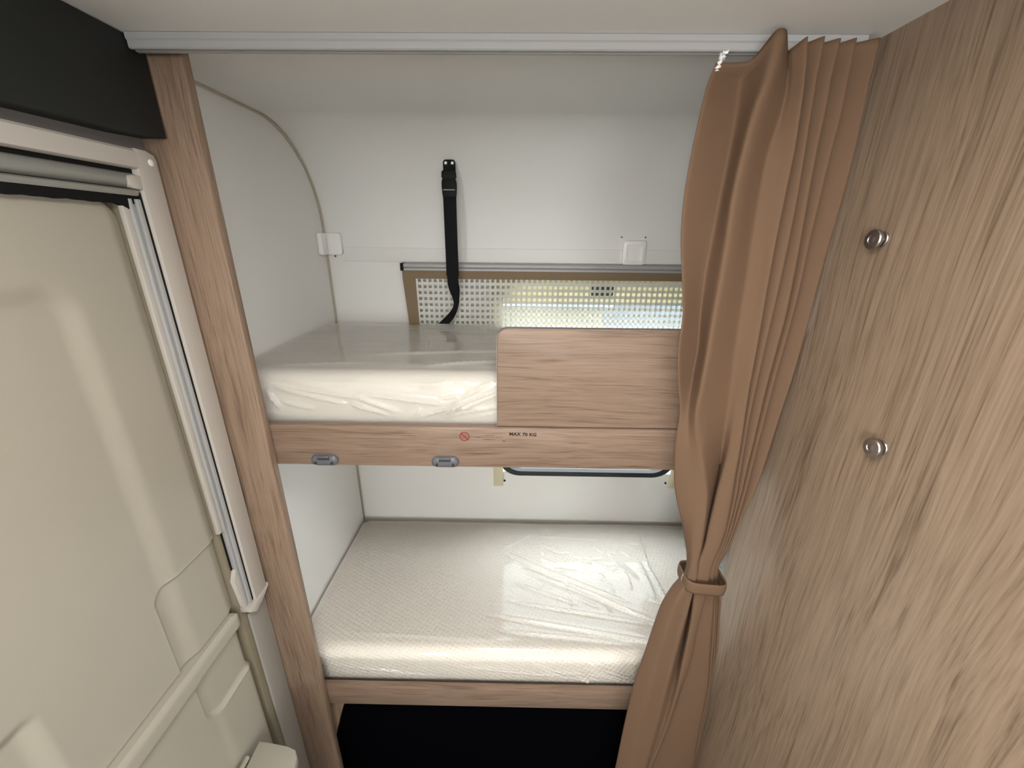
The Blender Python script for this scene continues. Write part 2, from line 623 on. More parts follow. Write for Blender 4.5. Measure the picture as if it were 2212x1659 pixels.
# ------------------------------------------------------------------ bunk window
win = struct(bpy.data.objects.new('window_1', None), 'wide window behind the bunks with black rubber seal')
C.objects.link(win)
win.location = (0.265, YB, wz0)
win['_base'] = (0.265, YB, wz0)
frame_prism('rubber_seal', rrect(-0.066, 0.600, -0.848, -0.112, 0.085, 10), rrect(-0.046, 0.580, -0.829, -0.130, 0.07, 10),
            YB - 0.0042, YB + 0.02, 'y', RUBBER, win)
link('pane', [(wx0, YB + 0.02, wz0), (wx1, YB + 0.02, wz0), (wx1, YB + 0.02, wz1), (wx0, YB + 0.02, wz1)], [(0, 1, 2, 3)], PANEM, win)
box('blind_cassette', -0.080, 0.614, YB - 0.010, YB - 0.0045, -0.180, -0.112, CREAM, win, bev=0.001)
for x in (-0.079, 0.579):
    rl = box('blind_side_rail', x, x + 0.034, YB - 0.022, YB - 0.0145, -0.884, -0.181, CREAM, win, bev=0.001)
    lathe('rail_screw', [(0.004, 0), (0.004, 0.003), (0.002, 0.0035)], (x + (0.040 if x < 0 else -0.006), YB, -0.873), (0, -1, 0), BLACKP, rl, n=10)
box('window_latch', 0.235, 0.305, YB - 0.0155, YB - 0.0105, -0.172, -0.140, LATCHM, win, bev=0.003)
box('pull_bar', -0.043, 0.577, YB - 0.013, YB - 0.006, -0.192, -0.1815, CREAM, win, bev=0.001)

# ------------------------------------------------------------------ outside the window
struct(box('ground', -6, 7, YB + 0.4, 9.0, -2.35, -2.30, ASPH), 'pale paved ground outside the window')
cv = thing('parked_caravan', (1.6, 5.4, -2.3), 'pale caravan parked outside the window, seen through the net', 'caravan')
prism('body', rrect(-0.9, 4.6, -1.95, 0.35, 0.25), 5.0, 6.8, 'y', OUTWHITE, cv)
box('side_stripe', -0.8, 4.5, 4.985, 5.0, -1.25, -1.05, OUTGREY, cv)
for x in (-0.5, 1.0, 2.6):
    prism('window', rrect(x, x + 1.0, -0.75, -0.15, 0.06), 4.975, 5.0, 'y', OUTGLASS, cv)
for x in (1.2, 1.95):
    lathe('wheel', [(0.30, 0), (0.32, 0.03), (0.32, 0.14), (0.28, 0.17)], (x, 5.2, -1.98), (0, -1, 0), RUBBER, cv)
sh = thing('timber_shed', (-0.1, 4.6, -2.3), 'sand coloured shed outside the window beside the caravan', 'shed')
box('body', -0.35, 0.85, 4.0, 4.7, -2.3, -0.62, OUTTAN, sh)
prism('roof', [(-0.45, -0.62), (0.95, -0.62), (0.25, -0.32)], 3.9, 4.8, 'y', OUTGREY, sh)

# ------------------------------------------------------------------ overhead locker above the door
loc = thing('overhead_locker', (XL, 0.0, 0.133), 'long dark charcoal overhead locker above the cream door', 'locker')
prism('body', [(-1.2, 0.1325), (0.50, 0.1345), (0.66, 0.1370), (0.7195, 0.1410), (0.7195, ZC - 0.001), (-1.2, ZC - 0.001)], XL + 0.0045, -0.555, 'x', CABM, loc, bev=0.001)

# ------------------------------------------------------------------ curtain track
tr = thing('curtain_track', (-0.03, 0.69, 0.247), 'white aluminium curtain track across the ceiling in front of the bunks', 'curtain rail')
pf = [(0.6865, ZC - 0.0005), (0.6865, 0.2575), (0.6885, 0.2555), (0.6885, 0.2480), (0.6900, 0.2465), (0.6945, 0.2465), (0.6945, 0.2505), (0.6995, 0.2505), (0.6995, 0.2465),
      (0.7060, 0.2465), (0.7060, ZC - 0.0005)]
prism('channel', pf, -0.5535, 0.476, 'x', WHITEAL, tr)
box('slot', -0.553, 0.475, 0.6950, 0.6990, 0.2485, 0.2515, BLACKP, tr)
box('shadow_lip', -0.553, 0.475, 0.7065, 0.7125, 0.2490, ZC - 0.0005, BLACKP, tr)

# ------------------------------------------------------------------ bunk post
tag(box('bunk_post', XL + 0.0005, -0.505, 0.7225, 0.7405, ZF + 0.0005, ZC - 0.0005, WOODZ, bev=0.0015, base=(-0.55, 0.73, ZF)),
    'tall pale oak post at the left end of the bunks beside the door', 'post')

# ------------------------------------------------------------------ upper bunk
ub = thing('upper_bunk', (0.3, 1.03, -0.46), 'upper oak bunk with guard board and MAX 70 KG print', 'bunk bed')
box('front_rail', XL + 0.003, XP - 0.0015, 0.742, 0.760, -0.459, -0.366, WOODX, ub, bev=0.0012)
box('bed_base', XL + 0.002, 1.298, 0.7605, YB - 0.035, -0.405, -0.385, WOODX, ub)
g = prism('guard_board', rrect(-0.037, XP - 0.0015, -0.3655, -0.163, 0.020, 8, (0, 0, 0, 1)), 0.749, 0.766, 'y', WOODX, ub, bev=0.001)
o_ = rrect(-0.0385, XP - 0.001, -0.3655, -0.1615, 0.0215, 8, (0, 0, 0, 1))
i_ = rrect(-0.0372, XP - 0.0016, -0.3655, -0.1628, 0.0202, 8, (0, 0, 0, 1))
frame_prism('edge_band', o_, i_, 0.7485, 0.7665, 'y', EDGEB, g)

# ladder clips: grey rounded plastic pieces with a slot and two screws
for cx, cz in ((-0.402, -0.4455), (-0.147, -0.4455)):
    z0, z1 = cz - 0.0125, cz + 0.0125
    cl = sub('ladder_clip', (cx, 0.742, cz), ub)
    bm = bmesh.new()
    out = rrect(cx - 0.0285, cx + 0.0285, z0, z1, 0.0122, 8)
    rows = []
    for (ins, d) in ((0, 0.0), (0.0, 0.004), (0.0025, 0.0075), (0.007, 0.009)):
        k = [(cx + (p[0] - cx) * (1 - ins / 0.0285), cz + (p[1] - cz) * (1 - ins / 0.0125)) for p in out]
        rows.append([bm.verts.new((p[0], 0.742 - d, p[1])) for p in k])
    for a, b in zip(rows, rows[1:]):
        for i in range(len(a)):
            bm.faces.new((a[i], a[(i + 1) % len(a)], b[(i + 1) % len(a)], b[i]))
    bm.faces.new(rows[-1])
    link_bm('clip_body', bm, GREYP, cl, smooth=True)
    box('clip_slot', cx - 0.0125, cx + 0.0125, 0.7325, 0.7365, cz + 0.0035, cz + 0.0095, DARKHOLE, cl)
    box('clip_tongue', cx - 0.0125, cx + 0.0125, 0.731, 0.7335, cz + 0.0085, cz + 0.0125, GREYP, cl, bev=0.0008)
    for sx in (-0.017, 0.017):
        lathe('screw', [(0.0030, 0), (0.0030, 0.0022), (0.0014, 0.0026), (0.0014, 0.0014)], (cx + sx, 0.7335, cz - 0.0035), (0, -1, 0), DARKHOLE, cl, n=14)

# print on the rail
tx = bpy.data.curves.new('max_load_text', 'FONT')
tx.body = 'MAX 70 KG'
tx.size = 0.0098
tx.offset = 0.00042
tx.space_character = 1.05
to = bpy.data.objects.new('tmp_text', tx)
C.objects.link(to)
dg = bpy.context.evaluated_depsgraph_get()
me = bpy.data.meshes.new_from_object(to.evaluated_get(dg))
bpy.data.objects.remove(to, do_unlink=True)
mn, mxx = min(v.co.x for v in me.vertices), max(v.co.x for v in me.vertices)
k = 0.0555 / (mxx - mn)
b0 = base_of(ub)
for v in me.vertices:
    x, y = (v.co.x - mn) * k, v.co.y * 1.0
    v.co = Vector((-0.0125 + x, 0.7417, -0.3825 + y - 0.018 * 0.0555 * (x / 0.0555))) - b0
me.materials.clear()
me.materials.append(BLACKINK)
ob = bpy.data.objects.new('max_load_print', me)
C.objects.link(ob)
ob.parent = ub
ob['label'] = 'black MAX 70 KG print'

cx, cz = -0.1052, -0.3865
n = 40
Vv = []
for r in (0.0105, 0.0086):
    for i in range(n):
        a = 2 * math.pi * i / n
        Vv.append((cx + r * math.cos(a), 0.7416, cz + r * math.sin(a)))
Ff = [(i, (i + 1) % n, n + (i + 1) % n, n + i) for i in range(n)]
d, w = 0.0092 * math.sqrt(0.5), 0.0009
Vv += [(cx - d - w, 0.7416, cz + d - w), (cx - d + w, 0.7416, cz + d + w), (cx + d + w, 0.7416, cz - d + w), (cx + d - w, 0.7416, cz - d - w)]
Ff.append((2 * n, 2 * n + 1, 2 * n + 2, 2 * n + 3))
pb = link('prohibition_sign', Vv, Ff, REDINK, ub)
pb['label'] = 'red ring with slash'
Vv, Ff = [], []


def quad(x0, x1, z0, z1, y=0.74165):
    s = len(Vv)
    Vv.extend([(x0, y, z0), (x1, y, z0), (x1, y, z1), (x0, y, z1)])
    Ff.append((s, s + 1, s + 2, s + 3))


for a in ((-0.0005, 0.0045, 0.0042, 0.0049), (0.0020, 0.0056, 0.0022, 0.0028), (0.0024, 0.0031, 0.0005, 0.0042), (0.0046, 0.0052, 0.0002, 0.0035),
          (-0.0058, -0.0012, -0.0040, -0.0034), (-0.0050, -0.0044, -0.0058, -0.0034), (-0.0022, -0.0016, -0.0062, -0.0034), (-0.0014, 0.0022, -0.0060, -0.0054)):
    quad(cx + a[0], cx + a[1], cz + a[2], cz + a[3])
link('sign_figures', Vv, Ff, BROWNINK, pb)
Vv, Ff = [], []
rnd = random.Random(3)
for (x0, x1, zc) in ((-0.0640, -0.0440, -0.3835), (-0.0820, -0.0255, -0.3882), (-0.0670, -0.0415, -0.3928)):
    x = x0
    while x < x1:
        l = rnd.uniform(0.0006, 0.0016)
        quad(x, min(x + l, x1), zc - 0.0006, zc + rnd.choice((0.0005, 0.0009)))
        x += l + rnd.choice((0.0003, 0.0003, 0.0009))
link('warning_print', Vv, Ff, BROWNINK, ub)['label'] = 'three tiny lines of brown print'
Vv, Ff = [], []
for x in (-0.0260, -0.0242, -0.0220):
    quad(x, x + 0.0014, -0.3975, -0.3950)
link('small_mark_print', Vv, Ff, BROWNINK, ub)

# ------------------------------------------------------------------ lower bunk
lb = thing('lower_bunk', (0.3, 1.03, -1.225), 'lower oak bunk with plain front rail above the dark storage space', 'bunk bed')
box('front_rail', XL + 0.003, XP - 0.0015, 0.742, 0.760, -1.224, -1.154, WOODX, lb, bev=0.0012)
box('bed_base', XL + 0.002, 1.298, 0.7605, YB - 0.002, -1.195, -1.175, WOODX, lb)
prism('corner_bracket', [(XL + 0.002, -1.2245), (-0.468, -1.2245), (-0.495, -1.30), (-0.530, -1.42), (XL + 0.002, -1.42)], 0.762, 0.780, 'y', WOODZ, lb)
tag(box('underbunk_shade_block', XL + 0.002, 1.298, 0.781, 1.30, ZF + 0.001, -1.2, VOIDM, bev=0.01, base=(0.3, 1.05, ZF)),  # solid black carpet block stands in for shade in the open space
    'black carpet block standing in for the shaded storage space under the lower bunk', 'shade block')

# ------------------------------------------------------------------ mattresses


def mattress(name, label, zb, zt, yf, parts):
    """Rounded slab swept along x: profile in (y,z)."""
    t = thing(name, (0.3, 1.03, zb), label, 'mattress', None)
    r = 0.034
    yb = parts['yb']
    prof = [(yf + 0.012, zb), (yf + 0.003, zb + 0.012)]
    for i in range(9):
        a = math.radians(180 - 90 * i / 8)
        prof.append((yf + r + r * math.cos(a), zt - r + r * math.sin(a)))
    nseg = 26
    for i in range(1, nseg):
        s = i / nseg
        prof.append((yf + r + (yb - r - yf - r) * s, zt + 0.004 * math.sin(math.pi * s)))
    for i in range(9):
        a = math.radians(90 - 90 * i / 8)
        prof.append((yb - r + r * math.cos(a), zt - r + r * math.sin(a)))
    prof.append((yb, zb))
    x0, x1 = XL + 0.006, 1.292
    nx = 90
    V, F = [], []
    for i in range(nx + 1):
        x = x0 + (x1 - x0) * i / nx
        e = min(1.0, (x - x0) / 0.03)
        drop = 0.010 * (1 - math.sqrt(max(0, 1 - (1 - e) ** 2)))
        for (y, z) in prof:
            n_ = noise.noise(Vector((x * 4, y * 4, z * 6))) * 0.003
            V.append((x, y + (n_ if y < yf + 0.03 and z > zb + 0.01 else 0), z - (drop if z > zt - 0.06 else 0) + (n_ if y > yf + 0.02 and z > zt - 0.03 else 0)))
    m_ = len(prof)
    for i in range(nx):
        for j in range(m_ - 1):
            F.append((i * m_ + j, i * m_ + j + 1, (i + 1) * m_ + j + 1, (i + 1) * m_ + j))
        F.append((i * m_, i * m_ + m_ - 1, (i + 1) * m_ + m_ - 1, (i + 1) * m_))
    F.append(tuple(range(m_)))
    F.append(tuple(nx * m_ + j for j in range(m_)))
    link('foam_core', V, F, TICK, t, smooth=True).data.set_sharp_from_angle(angle=math.radians(60))
    return t


RIDGE = 2.2


def seg_ridge(p, q, a, w, u, v):
    """Crease along segment p-q, sharp on the crest, tapering at its ends."""
    dx, dy = q[0] - p[0], q[1] - p[1]
    l2 = dx * dx + dy * dy
    t = ((u - p[0]) * dx + (v - p[1]) * dy) / l2
    if t < -0.05 or t > 1.05:
        return 0.0
    px, py = p[0] + dx * t, p[1] + dy * t
    d = math.hypot(u - px, v - py) / w
    if d > 4:
        return 0.0
    tt = min(max(t, 0), 1)
    return a * RIDGE * math.exp(-d * 1.5) * (1 - abs(2 * tt - 1) ** 3)


def film(name, parent, m, x0, x1, yf, yb, zb, zt, segs_front, segs_top, nx, ny, off, jit_front, jit_top):
    """Polythene sheet lying over the front and top of a mattress; creases are real geometry."""
    r = 0.034
    hf = zt - r - zb
    arc = r * math.pi / 2
    ltop = yb - 0.01 - yf - r
    total = hf + arc + ltop
    V, F = [], []
    for j in range(ny + 1):
        s = total * j / ny
        if s < hf:
            y, z, nrm = yf, zb + s, (0, -1, 0)
        elif s < hf + arc:
            a = (s - hf) / r
            y, z, nrm = yf + r - r * math.cos(a), zt - r + r * math.sin(a), (0, -math.cos(a), math.sin(a))
        else:
            q = (s - hf - arc) / ltop
            y, z, nrm = yf + r + (s - hf - arc), zt + 0.004 * math.sin(math.pi * min(1, q * 0.96)), (0, 0, 1)
        kf = 1.0 if s < hf else max(0.0, 1 - (s - hf) / 0.05)
        for i in range(nx + 1):
            x = x0 + (x1 - x0) * i / nx
            h = off
            if kf > 0:
                hh = 0
                for sg in segs_front:
                    hh += seg_ridge(sg[0], sg[1], sg[2], sg[3], x, s)
                c = noise.noise(Vector((x * 9 + s * 14, s * 34 - x * 7, 1.7)))
                hh += jit_front * (1 - abs(c)) ** 3 * (0.6 + noise.noise(Vector((x * 6, s * 9, 4.0))))
                h += kf * hh * min(1.0, max(0.0, (s - 0.020) / 0.03))
            if s > hf:
                kt = min(1.0, (s - hf) / 0.04)
                hh = 0
                for sg in segs_top:
                    hh += seg_ridge(sg[0], sg[1], sg[2], sg[3], x, y)
                hh += jit_top * noise.noise(Vector((x * 2.5, y * 26, 9.0)))
                h += kt * hh
            V.append((x + nrm[0] * h, y + nrm[1] * h, z + nrm[2] * h))
    w = nx + 1
    for j in range(ny):
        for i in range(nx):
            F.append((j * w + i, j * w + i + 1, (j + 1) * w + i + 1, (j + 1) * w + i))
    o = link(name, V, F, m, parent, smooth=True)
    return o


ZUT, ZUB = -0.266, -0.384
um = mattress('upper_mattress', 'thick white mattress in creased milky polythene on the upper bunk', ZUB, ZUT, 0.774, {'yb': YB - 0.042})
h0 = -ZUB     # front coordinate s = z + h0
Sf = []


def fz(x, z):
    return (x, z - ZUB - 0.003)


for a, b, A, w in (((-0.53, -0.280), (-0.30, -0.318), .0055, .006), ((-0.36, -0.300), (-0.05, -0.338), .0050, .006), ((-0.50, -0.292), (-0.345, -0.330), .0045, .005),
                   ((-0.345, -0.325), (-0.255, -0.358), .0075, .005), ((-0.335, -0.308), (-0.235, -0.350), .0055, .006), ((-0.515, -0.300), (-0.49, -0.345), .0045, .005),
                   ((-0.49, -0.325), (-0.42, -0.342), .0040, .004), ((-0.05, -0.278), (-0.135, -0.325), .0055, .004), ((-0.02, -0.285), (-0.24, -0.374), .0070, .005),
                   ((-0.03, -0.300), (-0.17, -0.356), .0045, .006), ((-0.02, -0.325), (-0.20, -0.366), .0040, .004), ((-0.02, -0.340), (-0.16, -0.372), .0040, .004),
                   ((-0.02, -0.355), (-0.12, -0.378), .0035, .004), ((-0.10, -0.320), (-0.20, -0.352), .0050, .004), ((-0.26, -0.352), (-0.225, -0.372), .0070, .004),
                   ((-0.195, -0.335), (-0.225, -0.372), .0055, .004), ((-0.27, -0.355), (-0.31, -0.368), .0040, .004), ((-0.20, -0.290), (-0.13, -0.278), .0030, .003),
                   ((-0.25, -0.284), (-0.15, -0.286), .0025, .003), ((-0.16, -0.315), (-0.11, -0.306), .0035, .003), ((-0.48, -0.355), (-0.30, -0.372), .0050, .008),
                   ((-0.54, -0.350), (-0.44, -0.362), .0050, .006), ((-0.44, -0.283), (-0.26, -0.288), .0025, .004)):
    Sf.append((fz(*a), fz(*b), A, w))
St = [((-0.40, 0.90), (0.05, 0.96), 0.0022, 0.006), ((-0.20, 0.83), (0.02, 0.88), 0.0030, 0.005), ((-0.55, 0.82), (-0.30, 0.85), 0.0016, 0.006)]
uf = film('polythene_cover', um, FILM_U, XL + 0.012, 1.28, 0.7715, YB - 0.045, ZUB + 0.003, ZUT, Sf, St, 720, 180, 0.0028, 0.0026, 0.0009)
uf['label'] = 'creased milky polythene film'

ZLT, ZLB = -1.050, -1.174
lm = mattress('lower_mattress', 'white dimpled mattress in clear film on the lower bunk', ZLB, ZLT, 0.768, {'yb': YB - 0.004})
rnd = random.Random(11)
St = [((-0.06, 1.15), (0.46, 0.83), .0040, .006), ((0.07, 1.24), (0.30, 1.30), .0022, .005), ((-0.05, 1.14), (0.10, 1.25), .0022, .004),
      ((-0.08, 0.885), (0.47, 0.795), .0040, .006), ((0.02, 1.06), (0.44, 0.86), .0040, .006), ((0.0, 1.10), (0.36, 0.93), .0036, .005),
      ((0.467, 1.29), (0.455, 1.07), .0040, .004), ((0.455, 1.08), (0.475, 0.90), .0045, .004), ((0.43, 1.10), (0.44, 0.95), .0040, .004),
      ((0.329, 1.142), (0.409, 1.021), .0055, .004), ((0.0, 1.0), (0.20, 0.92), .0025, .004), ((-0.02, 0.93), (0.42, 0.86), .0028, .005),
      ((-0.05, 0.835), (0.35, 0.80), .0028, .005), ((0.06, 1.22), (0.34, 1.20), .0020, .004), ((-0.5, 0.82), (0.0, 0.80), .0022, .008)]
for i in range(46):
    x, y = rnd.uniform(0.06, 0.42), rnd.uniform(0.92, 1.24)
    a = rnd.gauss(-0.5, 0.5)
    l = rnd.uniform(0.02, 0.09)
    St.append(((x, y), (x + l * math.cos(a), y + l * math.sin(a)), rnd.uniform(0.0010, 0.0026), rnd.uniform(0.0025, 0.004)))
hz = -ZLB
Sf = [((-0.55, 0.085), (-0.10, 0.028), .0050, .007), ((-0.20, 0.085), (0.30, 0.035), .0050, .007), ((0.05, 0.090), (0.30, 0.020), .0050, .006),
      ((-0.50, 0.045), (-0.25, 0.022), .0040, .006), ((0.20, 0.100), (0.33, 0.040), .0060, .006), ((-0.05, 0.03), (0.25, 0.05), .0035, .006)]
lf = film('polythene_cover', lm, FILM_L, XL + 0.012, 1.28, 0.7655, YB - 0.008, ZLB + 0.003, ZLT, Sf, St, 660, 220, 0.0028, 0.0007, 0.0005)
lf['label'] = 'clear creased polythene film'

# ------------------------------------------------------------------ net with tan border on an aluminium rail
nt_ = thing('window_net', (0.2, 1.29, -0.40), 'white square mesh net with tan border hanging over the window', 'net')
prism('hanging_rail', [(1.279, -0.098), (1.279, -0.092), (1.283, -0.090), (1.279, -0.087), (1.279, -0.080), (1.284, -0.077), (1.3155, -0.077), (1.3155, -0.098)],
      -0.351, 1.15, 'x', WHITEAL, nt_)
box('rail_end_cap', -0.361, -0.3515, 1.277, 1.3155, -0.099, -0.0765, BLACKP, nt_, bev=0.001)
YN = 1.283
box('top_border', -0.357, 1.14, YN - 0.0012, YN + 0.0012, -0.1225, -0.0985, TANFAB, nt_)
link('side_border', [(-0.357, YN - 0.0012, -0.1225), (-0.317, YN - 0.0012, -0.1225), (-0.312, YN - 0.0012, -0.37), (-0.340, YN - 0.0012, -0.37),
                     (-0.357, YN + 0.0012, -0.1225), (-0.317, YN + 0.0012, -0.1225), (-0.312, YN + 0.0012, -0.37), (-0.340, YN + 0.0012, -0.37)],
     [(0, 1, 2, 3), (4, 5, 6, 7), (0, 1, 5, 4), (1, 2, 6, 5), (2, 3, 7, 6), (3, 0, 4, 7)], TANFAB, nt_)
V, F = [], []


def addbox(x0, x1, y0, y1, z0, z1):
    s = len(V)
    for z in (z0, z1):
        V.extend([(x0, y0, z), (x1, y0, z), (x1, y1, z), (x0, y1, z)])
    for f in ((0, 1, 2, 3), (4, 5, 6, 7), (0, 1, 5, 4), (1, 2, 6, 5), (2, 3, 7, 6), (3, 0, 4, 7)):
        F.append(tuple(s + i for i in f))


px, pz = 0.0163, 0.0186
x = -0.3165
while x < 1.12:
    addbox(x, x + 0.0066, YN - 0.0007, YN + 0.0001, -0.37, -0.1215)
    x += px
z = -0.1225 - 0.010
while z > -0.37:
    addbox(-0.318, 1.13, YN - 0.0001, YN + 0.0007, z - 0.0090, z)
    z -= pz
mesh = link('mesh_tape', V, F, NETM, nt_)
mesh['kind'] = 'stuff'

# ------------------------------------------------------------------ black strap with buckle
st = thing('wall_strap', (-0.191, 1.236, 0.15), 'black webbing strap with buckle hanging from the curved back wall', 'strap')
prism('anchor_tab', rrect(-0.2075, -0.174, 0.160, 0.1975, 0.008, 5, (0, 0, 1, 1)), 1.232, 1.2365, 'y', WEBBING, st)
for x in (-0.1995, -0.1815):
    lathe('rivet', [(0.0046, 0), (0.0046, 0.0015), (0.0028, 0.0028), (0.0012, 0.0028), (0.0012, 0.0016)], (x, 1.232, 0.1885), (0, -1, 0), SCREWM, st, n=16)
by0, by1 = 1.219, 1.2315
half = [(0.0, 0.1695), (0.0170, 0.1695), (0.0195, 0.1650), (0.0200, 0.1530), (0.0172, 0.1490), (0.0195, 0.1450), (0.0203, 0.1360), (0.0203, 0.1270), (0.0195, 0.1150), (0.0182, 0.1040), (0.0, 0.1040)]
cx = -0.1915
up = [p for p in half if p[1] > 0.148]
lo = [p for p in half if p[1] < 0.150]
prism('buckle_socket', [(cx + a, b) for a, b in up] + [(cx - a, b) for a, b in reversed(up[1:])] + [], by0 + 0.001, by1, 'y', BLACKP, st, bev=0.001)
prism('buckle_insert', [(cx + a, b) for a, b in [(0.0, 0.1490)] + lo] + [(cx - a, b) for a, b in reversed(lo[:-1])], by0, by1, 'y', BLACKP, st, bev=0.001)
box('webbing_bar', cx - 0.0165, cx + 0.0165, by0 - 0.0018, by0 + 0.0005, 0.1205, 0.1225, mat('grey_buckle_edge', (0.30, 0.30, 0.29), 0.4), st)
# webbing: folded double layer, then a single tail that twists and curls to the left
path = []
for i in range(40):
    t = i / 39
    z = 0.106 - 0.356 * t
    k_ = max(0.0, (z + 0.13) / -0.12)
    cxx = -0.1900 - 0.003 * t + (0.010 * math.sin(min(1, k_) * math.pi * 0.9) if k_ > 0 else 0) - 0.034 * max(0, k_ - 0.45) ** 1.5 / 0.55 ** 1.5
    tw = 1.25 * math.sin(min(1.0, k_) * math.pi) if k_ > 0 else 0
    yy = 1.226 - 0.008 * max(0, k_)
    path.append((cxx, yy, z, tw))
V, F = [], []
for (a, b, c, tw) in path:
    ux, uy = math.cos(tw), math.sin(tw)
    for (s_, d_) in ((-0.0165, -0.001), (0.0165, -0.001), (0.0165, 0.001), (-0.0165, 0.001)):
        V.append((a + ux * s_ - uy * d_, b + uy * s_ + ux * d_, c))
for i in range(len(path) - 1):
    for j in range(4):
        F.append((4 * i + j, 4 * i + (j + 1) % 4, 4 * i + 4 + (j + 1) % 4, 4 * i + 4 + j))
F += [(0, 1, 2, 3), tuple(4 * (len(path) - 1) + j for j in range(4))]
link('webbing_tail', V, F, WEBBING, st, smooth=True).data.set_sharp_from_angle(angle=math.radians(40))
box('webbing_fold', -0.2095, -0.1735, 1.2215, 1.2240, -0.108, 0.106, WEBBING, st, bev=0.0006)

# ------------------------------------------------------------------ small wall fittings
cp = thing('cover_plate', (0.355, YB, -0.04), 'small white square blanking plate on the back wall near the curtain', 'cover plate')
prism('plate', rrect(0.323, 0.392, -0.077, -0.006, 0.008, 5), YB - 0.016, YB, 'y', WHITEP, cp, bev=0.002)
frame_prism('raised_rim', rrect(0.332, 0.384, -0.068, -0.017, 0.005, 5), rrect(0.336, 0.380, -0.064, -0.021, 0.004, 5), YB - 0.021, YB - 0.0155, 'y', WHITEP, cp)
for x in (0.318, 0.391):
    lathe('fixing_hole', [(0.0022, 0), (0.0022, 0.0012)], (x, YB, 0.004), (0, -1, 0), BLACKP, cp, n=10)
cc = thing('corner_cover', (XL, YB, -0.03), 'white plastic cover wrapped round the corner of the alcove', 'cover plate')
prism('front_plate', rrect(XL + 0.0005, -0.546, -0.055, 0.008, 0.008, 5, (0, 1, 1, 0)), YB - 0.016, YB, 'y', WHITEP, cc, bev=0.002)
prism('side_plate', rrect(YB - 0.055, YB - 0.0165, -0.055, 0.008, 0.006, 5, (1, 0, 0, 1)), XL + 0.0005, XL + 0.014, 'x', WHITEP, cc, bev=0.002)
lathe('screw', [(0.003, 0), (0.003, 0.002)], (-0.574, YB, -0.060), (0, -1, 0), BROWNINK, cc, n=10)

for (y, z, lab) in ((0.594, 0.002, 'brushed metal coat knob on the oak partition, upper of the two'), (0.494, -0.265, 'brushed metal coat knob on the oak partition, lower of the two')):
    kn = thing('coat_knob', (XP, y, z), lab, 'coat hook', 'coat knobs on the partition')
    lathe('rosette', [(0.0105, 0), (0.0105, 0.0015), (0.0095, 0.0025), (0.006, 0.0028)], (XP, y, z), (-1, 0, 0), STEEL, kn)
    lathe('stem', [(0.0058, 0), (0.0050, 0.0025), (0.0058, 0.0055)], (XP - 0.0026, y, z), (-1, 0, 0), STEEL, kn)
    lathe('head', [(0.0075, 0), (0.0125, 0.0012), (0.0132, 0.003), (0.0132, 0.0058), (0.0122, 0.0072), (0.0062, 0.0078), (0.0056, 0.0070), (0.0048, 0.0070), (0.0042, 0.0074)],
          (XP - 0.0075, y, z), (-1, 0, 0), STEEL, kn, n=40)

# ------------------------------------------------------------------ entrance door: two moulded leaves in an off white frame
door = struct(bpy.data.objects.new('door_1', None), 'cream moulded two part entrance door')
C.objects.link(door)
door.location = (XL, 0.26, ZF)
door['_base'] = (XL, 0.26, ZF)


HEADSHADE = mat('grey_brown_head_shade', (0.17, 0.152, 0.142), 0.6)
GREYTRIM = mat('grey_beige_trim_plastic', (0.30, 0.275, 0.245), 0.5)


def sstep(a, b, v):
    t = min(1.0, max(0.0, (v - a) / (b - a)))
    return t * t * (3 - 2 * t)


def rr_dist(y, z, y0, y1, z0, z1, r):
    """Signed distance to a rounded rectangle, negative inside."""
    cy, cz = (y0 + y1) / 2, (z0 + z1) / 2
    qy, qz = abs(y - cy) - (y1 - y0) / 2 + r, abs(z - cz) - (z1 - z0) / 2 + r
    return math.hypot(max(qy, 0), max(qz, 0)) + min(max(qy, qz), 0) - r


def leaf(name, y0, y1, z0, z1, hfun, step, r_top=0.0):
    ys = int((y1 - y0) / step)
    zs = int((z1 - z0) / step)
    V, F = [], []
    for j in range(zs + 1):
        z = z0 + (z1 - z0) * j / zs
        ymax = y1
        if r_top and z > z1 - r_top:
            ymax = y1 - r_top + math.sqrt(max(0, r_top ** 2 - (z - z1 + r_top) ** 2))
        for i in range(ys + 1):
            y = y0 + (ymax - y0) * i / ys
            V.append((XL + hfun(y, z), y, z))
    w_ = ys + 1
    for j in range(zs):
        for i in range(ys):
            F.append((j * w_ + i, j * w_ + i + 1, (j + 1) * w_ + i + 1, (j + 1) * w_ + i))
    nb_ = len(V)
    rim = [i for i in range(w_)] + [j * w_ + ys for j in range(1, zs + 1)] + [zs * w_ + i for i in range(ys - 1, -1, -1)] + [j * w_ for j in range(zs - 1, 0, -1)]
    for k_ in rim:
        V.append((XL - 0.045, V[k_][1], V[k_][2]))
    m_ = len(rim)
    for i in range(m_):
        F.append((rim[i], rim[(i + 1) % m_], nb_ + (i + 1) % m_, nb_ + i))
    F.append(tuple(nb_ + i for i in range(m_)))
    o = link(name, V, F, DOORM, door, smooth=True)
    o.data.set_sharp_from_angle(angle=math.radians(50))
    return o


